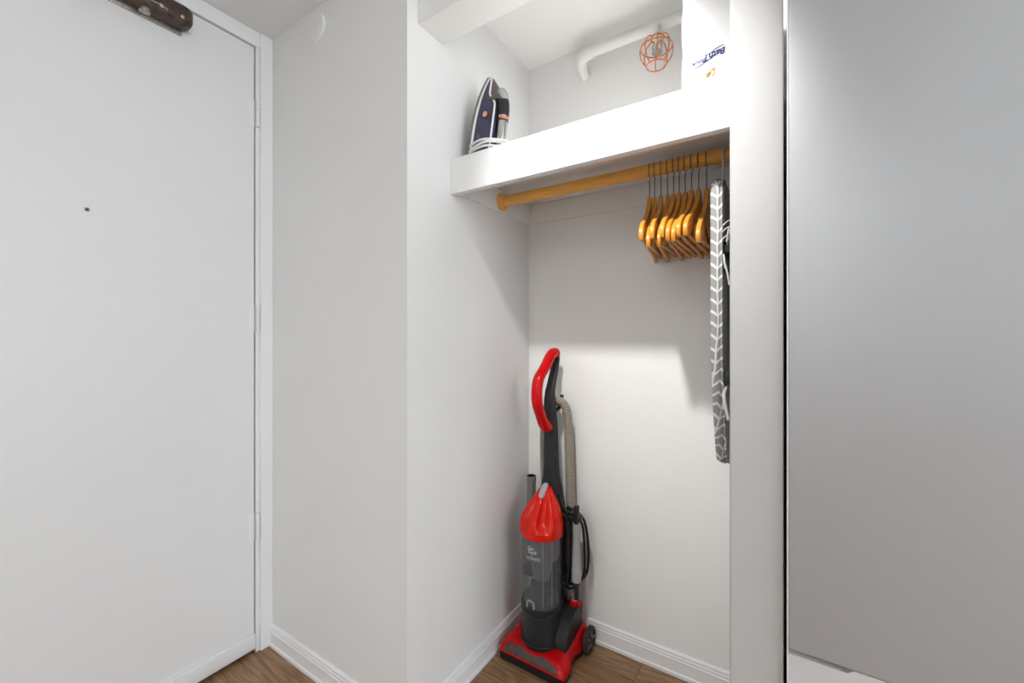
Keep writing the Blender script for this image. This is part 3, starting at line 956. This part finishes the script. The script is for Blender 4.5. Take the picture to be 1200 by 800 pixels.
# smoky window with a jagged upper edge
bm = bmesh.new()
topedge = [(-1.0, -0.098), (-0.92, -0.086), (-0.45, -0.076), (-0.30, -0.083), (-0.12, -0.0905), (0.10, -0.092), (0.27, -0.089), (0.40, -0.079), (0.52, -0.083), (0.85, -0.094), (1.0, -0.102)]
def te(s):
    for (a, ya), (b, yb) in zip(topedge, topedge[1:]):
        if a <= s <= b: return ya + (yb - ya) * (s - a) / (b - a)
    return topedge[-1][1]
NS, NR = 44, 6
up_, dn_ = [], []
for i in range(NS + 1):
    s = -1 + 2 * i / NS
    col, cold = [], []
    for r_ in range(NR + 1):
        y = -0.1105 + (te(s) + 0.1105) * 0.62 * r_ / NR
        x = s * 0.100
        ss = x / half_width(y)
        z = shell_z(ss, y)
        lift = 0.0024
        col.append(bm.verts.new(W(x, y - lift * 0.6, z + lift)))
        cold.append(bm.verts.new(W(x, y, z - 0.0005)))
    up_.append(col); dn_.append(cold)
for i in range(NS):
    for r_ in range(NR):
        bm.faces.new((up_[i][r_], up_[i + 1][r_], up_[i + 1][r_ + 1], up_[i][r_ + 1]))
loop_u = [up_[i][0] for i in range(NS + 1)] + [up_[NS][r_] for r_ in range(1, NR + 1)] + [up_[i][NR] for i in range(NS - 1, -1, -1)] + [up_[0][r_] for r_ in range(NR - 1, 0, -1)]
loop_d = [dn_[i][0] for i in range(NS + 1)] + [dn_[NS][r_] for r_ in range(1, NR + 1)] + [dn_[i][NR] for i in range(NS - 1, -1, -1)] + [dn_[0][r_] for r_ in range(NR - 1, 0, -1)]
for i in range(len(loop_u)):
    k = (i + 1) % len(loop_u)
    bm.faces.new((loop_u[i], loop_u[k], loop_d[k], loop_d[i]))
obj('brush_window', bm, SMOKE, vc, label='smoky brown brush window', angle=25)
# wheels
for s in (-1, 1):
    bm = bmesh.new()
    xo = s * (0.1225 if s > 0 else 0.096)
    add_lathe(bm, [(0.030, 0.0), (0.041, 0.001 * s), (0.044, 0.004 * s), (0.044, 0.015 * s), (0.041, 0.018 * s), (0.033, 0.018 * s), (0.031, 0.014 * s), (0.014, 0.014 * s), (0.012, 0.018 * s), (0.004, 0.018 * s)], W(xo, 0.075, 0.0445), 'x', 32)
    wh = obj('wheel', bm, RUBBER, vc)
    for k in range(5):
        a = 2 * PI * k / 5
        bm = bmesh.new(); add_tube(bm, [W(xo + 0.0155 * s, 0.075 + 0.012 * math.cos(a), 0.0445 + 0.012 * math.sin(a)), W(xo + 0.0155 * s, 0.075 + 0.033 * math.cos(a), 0.0445 + 0.033 * math.sin(a))], 0.0028, 6)
        obj('spoke', bm, MGREY, wh)
# motor housing below the dust cup
CY = -0.027
bm = bmesh.new()
def dring(z, r, back, cy=CY, n=28):
    out = []
    for k in range(n):
        a = 2 * PI * k / n
        x, y = r * math.cos(a), r * math.sin(a)
        if y > 0: y = y * back
        out.append(W(x, cy + y, z))
    return out
rings(bm, [dring(0.060, 0.066, 1.3), dring(0.078, 0.0675, 1.3), dring(0.10, 0.0665, 1.3), dring(0.150, 0.066, 1.25), dring(0.184, 0.067, 1.2), dring(0.186, 0.0705, 1.2), dring(0.197, 0.0705, 1.2), dring(0.199, 0.068, 1.2)])
mh = obj('motor_housing', bm, DGREY, vc, label='dark grey motor housing')
bm = bmesh.new(); add_tube(bm, [W(0.0685 * math.cos(a), CY + 0.0685 * math.sin(a), 0.076) for a in [PI + PI * k / 20 for k in range(21)]], 0.005, 8)
obj('pivot_collar', bm, BLACK, mh)
bm = bmesh.new()
add_tube(bm, [W(0.069 * math.cos(a), CY + 0.069 * math.sin(a), 0.181 - 0.010 * max(0, math.cos((a - 1.62 * PI) * 3.2)) ** 0.5 if abs(a - 1.62 * PI) < 0.45 else 0.181) for a in [PI * 1.02 + PI * 0.96 * k / 30 for k in range(31)]], 0.0026, 6)
obj('seam', bm, BLACK, mh)
# fender with the red hose port at the right
bm = bmesh.new()
arc = [(-0.052, 0.066)] + [(0.052 - 0.104 * math.cos(a), 0.066 + 0.098 * math.sin(a)) for a in [PI / 2 * k / 12 for k in range(13)]] + [(0.088, 0.162), (0.092, 0.150), (0.092, 0.066)]
add_prism(bm, [(VO.y + y_, z_) for y_, z_ in arc], 'x', VO.x + 0.052, VO.x + 0.104)
es = [e for e in bm.edges if abs(e.verts[0].co.x - e.verts[1].co.x) < 1e-6]
bmesh.ops.bevel(bm, geom=es, offset=0.012, segments=4, profile=0.5, affect='EDGES')
fd = obj('duct', bm, DGREY, vc, label='dark grey curved duct beside the housing', angle=45)
bm = bmesh.new(); add_lathe(bm, [(0.019, 0), (0.0205, 0.002), (0.0205, 0.020), (0.018, 0.023), (0.015, 0.021)], W(0.086, 0.060, 0.158), 'z', 22)
obj('port_collar', bm, RED, fd, label='red hose port')
# spine, neck and rear limb of the handle
bm = bmesh.new()
sec = [(0.085, 0.052, 0.110, 0.075), (0.20, 0.055, 0.105, 0.060), (0.30, 0.056, 0.100, 0.056), (0.44, 0.054, 0.100, 0.054), (0.50, 0.052, 0.094, 0.052), (0.555, 0.048, 0.078, 0.048), (0.60, 0.046, 0.060, 0.046), (0.64, 0.045, 0.054, 0.042), (0.72, 0.044, 0.050, 0.040), (0.79, 0.041, 0.047, 0.040), (0.835, 0.036, 0.044, 0.036), (0.875, 0.033, 0.040, 0.028), (0.905, 0.037, 0.036, 0.021), (0.94, 0.052, 0.032, 0.019), (0.98, 0.070, 0.030, 0.018), (1.015, 0.082, 0.028, 0.018), (1.038, 0.083, 0.026, 0.018)]
rings(bm, [[W(p[0], p[1], p[2]) for p in rrect(0, cy, w, d, z, 5, 0.38)] for z, cy, w, d in sec])
spn = obj('spine', bm, DGREY, vc, label='dark grey spine and neck', angle=50)
bm = bmesh.new()
for sx in (-1, 1):
    add_tube(bm, smooth_path([W(sx * 0.0535, 0.030, 0.20), W(sx * 0.0515, 0.032, 0.34), W(sx * 0.0505, 0.032, 0.46), W(sx * 0.040, 0.028, 0.55)], 4), 0.0035, 6)
obj('side_rail', bm, BLACK, spn)
# red grip
bm = bmesh.new()
gp = [(0.084, 1.028), (0.074, 1.040), (0.056, 1.040), (0.034, 1.026), (-0.004, 0.990), (-0.041, 0.962), (-0.055, 0.938), (-0.060, 0.905), (-0.056, 0.870), (-0.038, 0.838), (-0.020, 0.808), (-0.002, 0.790), (0.010, 0.780)]
path = smooth_path([W(0, y, z) for y, z in gp], 5)
m_ = len(path)
add_tube(bm, path, [0.0172 if 6 < i < m_ - 10 else (0.013 + 0.0055 * i / 6 if i <= 6 else 0.0185 + 0.0015 * min(1, (i - m_ + 10) / 6)) for i in range(m_)], 16, flat=(1.15, 0.95))
obj('grip', bm, RED, vc, label='curved red handle grip', angle=60)
# dust cup
bm = bmesh.new()
cupo = [(0.067, 0.196), (0.0675, 0.26), (0.0685, 0.36), (0.0700, 0.442)]
add_lathe(bm, cupo, W(0, CY, 0), 'z', 44, caps=False)
bmesh.ops.solidify(bm, geom=bm.faces[:], thickness=0.0018)
cup = obj('dust_cup', bm, CUP, vc, label='clear smoked dust cup')
bm = bmesh.new(); add_lathe(bm, [(0.0640, 0.440), (0.0630, 0.355), (0.060, 0.348), (0.036, 0.340), (0.033, 0.30), (0.030, 0.272), (0.012, 0.268)], W(0, CY, 0), 'z', 36)
cy_ = obj('cyclone_core', bm, mat('cyclone_grey', (0.19, 0.19, 0.195), 0.45), cup, label='grey cyclone core inside the cup')
bm = bmesh.new(); add_lathe(bm, [(0.060, 0.200), (0.060, 0.212), (0.040, 0.222), (0.038, 0.252), (0.020, 0.256)], W(0, CY, 0), 'z', 36)
obj('cup_floor', bm, mat('cup_floor_dark', (0.06, 0.06, 0.065), 0.5), cup)
bm = bmesh.new()
add_tube(bm, [W(0.0695 * math.cos(a), CY + 0.0695 * math.sin(a), z) for a, z in [(-1.83, 0.200), (-1.83, 0.214), (-1.78, 0.222), (-1.66, 0.224), (-1.50, 0.222), (-1.44, 0.214), (-1.44, 0.200)]], 0.0028, 8)
obj('latch', bm, mat('clear_latch', (0.35, 0.35, 0.36), 0.2), cup)
bm = bmesh.new()
for a in (-2.35, -1.0, -0.55):
    add_tube(bm, [W(0.0690 * math.cos(a), CY + 0.0690 * math.sin(a), 0.21), W(0.0705 * math.cos(a), CY + 0.0705 * math.sin(a), 0.43)], 0.0006, 6)
obj('moulded_rib', bm, LGREY, cup)
# lettering wrapped on the cup
def wrap_text(body, size, a0, z0, arc=0.0, shear=0.0, spacing=1.0):
    me = text_mesh(body, size, shear, spacing)
    bm = bmesh.new()
    V = []
    for v in me.vertices:
        a = -PI / 2 + a0 + v.co.x / 0.0705
        z = z0 + v.co.y + arc * (v.co.x / 0.03) ** 2
        r = 0.0712
        V.append(bm.verts.new(W(r * math.cos(a), CY + r * math.sin(a), z)))
    for p in me.polygons:
        try: bm.faces.new([V[i] for i in p.vertices])
        except ValueError: pass
    return bm
PRINT = mat('white_print', (0.72, 0.72, 0.72), 0.5)
obj('logo_lettering', wrap_text('Dirt', 0.017, -0.02, 0.3985, spacing=0.85), PRINT, cup, False)
obj('logo_lettering', wrap_text('Devil', 0.017, 0.05, 0.387, spacing=0.85), PRINT, cup, False)
bm = wrap_text('v', 0.012, 0.03, 0.3775)
obj('logo_mark', bm, PRINT, cup, False)
obj('name_lettering', wrap_text('EXPRESS', 0.012, 0.10, 0.3665, spacing=1.1), PRINT, cup, False)
# red lid with handle
bm = bmesh.new()
prof = [(0.424, 0.0705, CY), (0.427, 0.0740, CY), (0.448, 0.0750, CY), (0.462, 0.0745, CY + 0.001), (0.477, 0.0720, CY + 0.003), (0.492, 0.0670, CY + 0.007), (0.510, 0.0580, CY + 0.014), (0.530, 0.0460, CY + 0.021), (0.548, 0.0345, CY + 0.026), (0.562, 0.0260, CY + 0.030), (0.572, 0.0190, CY + 0.034)]
rs = []
for z, r, cy in prof:
    ring = []
    q = max(0, min(1, (z - 0.450) / 0.025)) * max(0, min(1, (0.562 - z) / 0.03))
    for k in range(64):
        a = 2 * PI * k / 64
        d1 = ((a - 1.5 * PI - 0.56 + PI) % (2 * PI)) - PI
        d2 = ((a - 1.5 * PI + 0.56 + PI) % (2 * PI)) - PI
        g = math.exp(-(d1 / 0.30) ** 6) + math.exp(-(d2 / 0.30) ** 6)
        rr = r * (1 - 0.44 * q * g)
        ring.append(W(rr * math.cos(a), cy + rr * math.sin(a), z))
    rs.append(ring)
rings(bm, rs)
lid = obj('cup_lid', bm, LIDRED, vc, label='red domed lid with a moulded handle', angle=40)
bm = bmesh.new()
rs = []
for z, cy, w, d in [(0.545, -0.029, 0.017, 0.016), (0.553, -0.024, 0.022, 0.024), (0.570, -0.011, 0.023, 0.026), (0.582, 0.002, 0.020, 0.020), (0.585, 0.006, 0.010, 0.010)]:
    rs.append([W(p[0], p[1], p[2]) for p in rrect(0, cy, w, d, z, 5, 0.45)])
rings(bm, rs)
obj('release_button', bm, LGREY, lid, label='light grey release button', angle=60)
# ribbed hose: from the port, up the right side, over a hook on the neck, down behind the left side
hp = [W(0.086, 0.062, 0.175), W(0.088, 0.078, 0.24), W(0.070, 0.090, 0.34), W(0.056, 0.092, 0.46), W(0.053, 0.088, 0.60), W(0.051, 0.085, 0.72), W(0.049, 0.082, 0.80), W(0.044, 0.080, 0.835), W(0.030, 0.079, 0.858), W(0.008, 0.080, 0.864), W(-0.018, 0.082, 0.852), W(-0.040, 0.086, 0.82), W(-0.052, 0.090, 0.76), W(-0.054, 0.094, 0.66), W(-0.050, 0.098, 0.52), W(-0.045, 0.100, 0.44)]
path = resample(smooth_path(hp, 12), 0.00155)
rad = [0.0166 if (i % 4) in (0, 1) else 0.0140 for i in range(len(path))]
mi = [0 if (i % 4) in (0,) else (1 if (i % 4) in (2,) else (0 if i % 4 == 3 else 1)) for i in range(len(path))]
bm = bmesh.new(); add_tube(bm, path, rad, 14, mats=[(1 if (i % 4) == 2 else 0) for i in range(len(path))])
obj('hose', bm, [HOSE, HOSED], vc, label='tan ribbed suction hose', angle=80)
bm = bmesh.new()
add_tube(bm, smooth_path([W(0.012, 0.055, 0.835), W(0.016, 0.078, 0.842), W(0.018, 0.094, 0.858), W(0.016, 0.098, 0.886)], 4), 0.007, 10)
obj('hose_hook', bm, BLACK, spn)
# stowed wand at the left
bm = bmesh.new()
add_tube(bm, [W(-0.091, 0.060, 0.24), W(-0.091, 0.060, 0.50), W(-0.091, 0.060, 0.553), W(-0.091, 0.060, 0.557), W(-0.091, 0.060, 0.580), W(-0.091, 0.060, 0.580), W(-0.091, 0.060, 0.555)], [0.0165, 0.0165, 0.0165, 0.018, 0.018, 0.015, 0.014], 20)
obj('wand', bm, MGREY, vc, label='grey extension wand stowed at the left')
bm = bmesh.new(); add_box(bm, W(-0.112, 0.036, 0.215), W(-0.040, 0.084, 0.262), 0.008, 3)
obj('wand_holder', bm, DGREY, vc)
bm = bmesh.new(); add_box(bm, W(-0.092, 0.040, 0.46), W(-0.035, 0.075, 0.484), 0.007, 3)
obj('wand_clip', bm, DGREY, vc)
# crevice tool and cable at the right
bm = bmesh.new()
rs = [[W(p[0], p[1], p[2]) for p in rrect(0.104, 0.032, w, d, z, 5, 0.48)] for z, w, d in [(0.262, 0.034, 0.034), (0.305, 0.034, 0.034), (0.308, 0.031, 0.031), (0.330, 0.031, 0.031), (0.345, 0.029, 0.029), (0.40, 0.026, 0.027), (0.425, 0.025, 0.026), (0.428, 0.027, 0.028), (0.462, 0.026, 0.027)]]
rings(bm, rs)
obj('crevice_tool', bm, LGREY, vc, label='light grey crevice tool', angle=50)
bm = bmesh.new()
add_box(bm, W(0.045, 0.028, 0.462), W(0.118, 0.062, 0.482), 0.006, 3)
add_box(bm, W(0.098, 0.018, 0.458), W(0.114, 0.038, 0.522), 0.005, 3)
obj('cable_hook', bm, BLACK, vc)
bm = bmesh.new()
add_box(bm, W(0.045, 0.030, 0.246), W(0.115, 0.062, 0.264), 0.006, 3)
add_box(bm, W(0.103, 0.012, 0.205), W(0.117, 0.030, 0.262), 0.005, 3)
obj('cable_hook', bm, DGREY, vc)
bm = bmesh.new()
pts = []
rnd = random.Random(3)
for turn in range(8):
    wide = turn in (3, 6)                       # two turns swing out round the tool
    xo = 0.066 + rnd.uniform(-0.004, 0.004); yo = 0.012 + 0.0062 * turn
    hwid = 0.018 + rnd.uniform(-0.007, 0.005)
    zt = 0.488 + rnd.uniform(-0.008, 0.006); zb = 0.242 + rnd.uniform(-0.010, 0.008)
    for (fx, fz) in ((-0.9, 0.15), (-1.05, 0.5), (-0.9, 0.85), (-0.4, 1.0), (0.4, 1.0), (0.85, 0.85), (1.05, 0.5), (0.95, 0.15), (0.4, 0.0), (-0.4, 0.0)):
        w_ = hwid + ((0.036 + rnd.uniform(-0.003, 0.004)) if fx > 0 and wide else 0)
        yy_ = yo + (0.022 if wide and fx > 0.5 else 0)
        pts.append(W(xo + fx * w_, yy_, zb + fz * (zt - zb)))
add_tube(bm, smooth_path(pts, 4), 0.0048, 8)
obj('power_cable', bm, BLACK, vc, label='black power cable wound on its hooks')

# ------------------------------------------------------------------ refrigerator at the right
FX, FY = 0.0109, 0.945
fr = thing('refrigerator', (FX + 0.45, FY, 0.0), 'tall satin grey refrigerator beside the closet', 'refrigerator')
obj('cabinet', B((FX + 0.002, FY + 0.07, 0.02), (FX + 0.90, 1.66, 1.92), 0.003), FBODY, fr, False)
obj('gasket', B((FX + 0.004, FY + 0.056, 0.10), (FX + 0.896, FY + 0.0699, 1.90)), GASKET, fr, False)
ZD = 0.5106
obj('door', B((FX, FY, ZD), (FX + 0.90, FY + 0.056, 1.91), 0.0022, 3), FRIDGE, fr, label='flat satin grey refrigerator door')
obj('edge_trim', B((FX - 0.0026, FY + 0.0005, 0.06), (FX - 0.0002, FY + 0.05, 1.91), 0.0006, 1), TRIM, fr, label='thin pale edge strip of the refrigerator door')
bm = bmesh.new()
poly = [(FX, 0.06), (FX + 0.90, 0.06), (FX + 0.90, ZD - 0.0015), (FX + 0.0965, ZD - 0.0015), (FX + 0.0865, ZD - 0.0095), (FX, ZD - 0.0095)]
add_prism(bm, poly, 'y', FY + 0.001, FY + 0.056)
obj('freezer_drawer', bm, FRIDGEL, fr, False, label='polished lower freezer drawer')
obj('recess', B((FX + 0.001, FY + 0.02, ZD - 0.0098), (FX + 0.10, FY + 0.056, ZD - 0.0002)), MGREY, fr, False)
for xx in (FX + 0.05, FX + 0.85):
    bm = bmesh.new(); add_lathe(bm, [(0.016, 0), (0.02, 0.002), (0.02, 0.02)], (xx, FY + 0.15, 0.0), 'z', 14)
    obj('foot', bm, BLACK, fr)
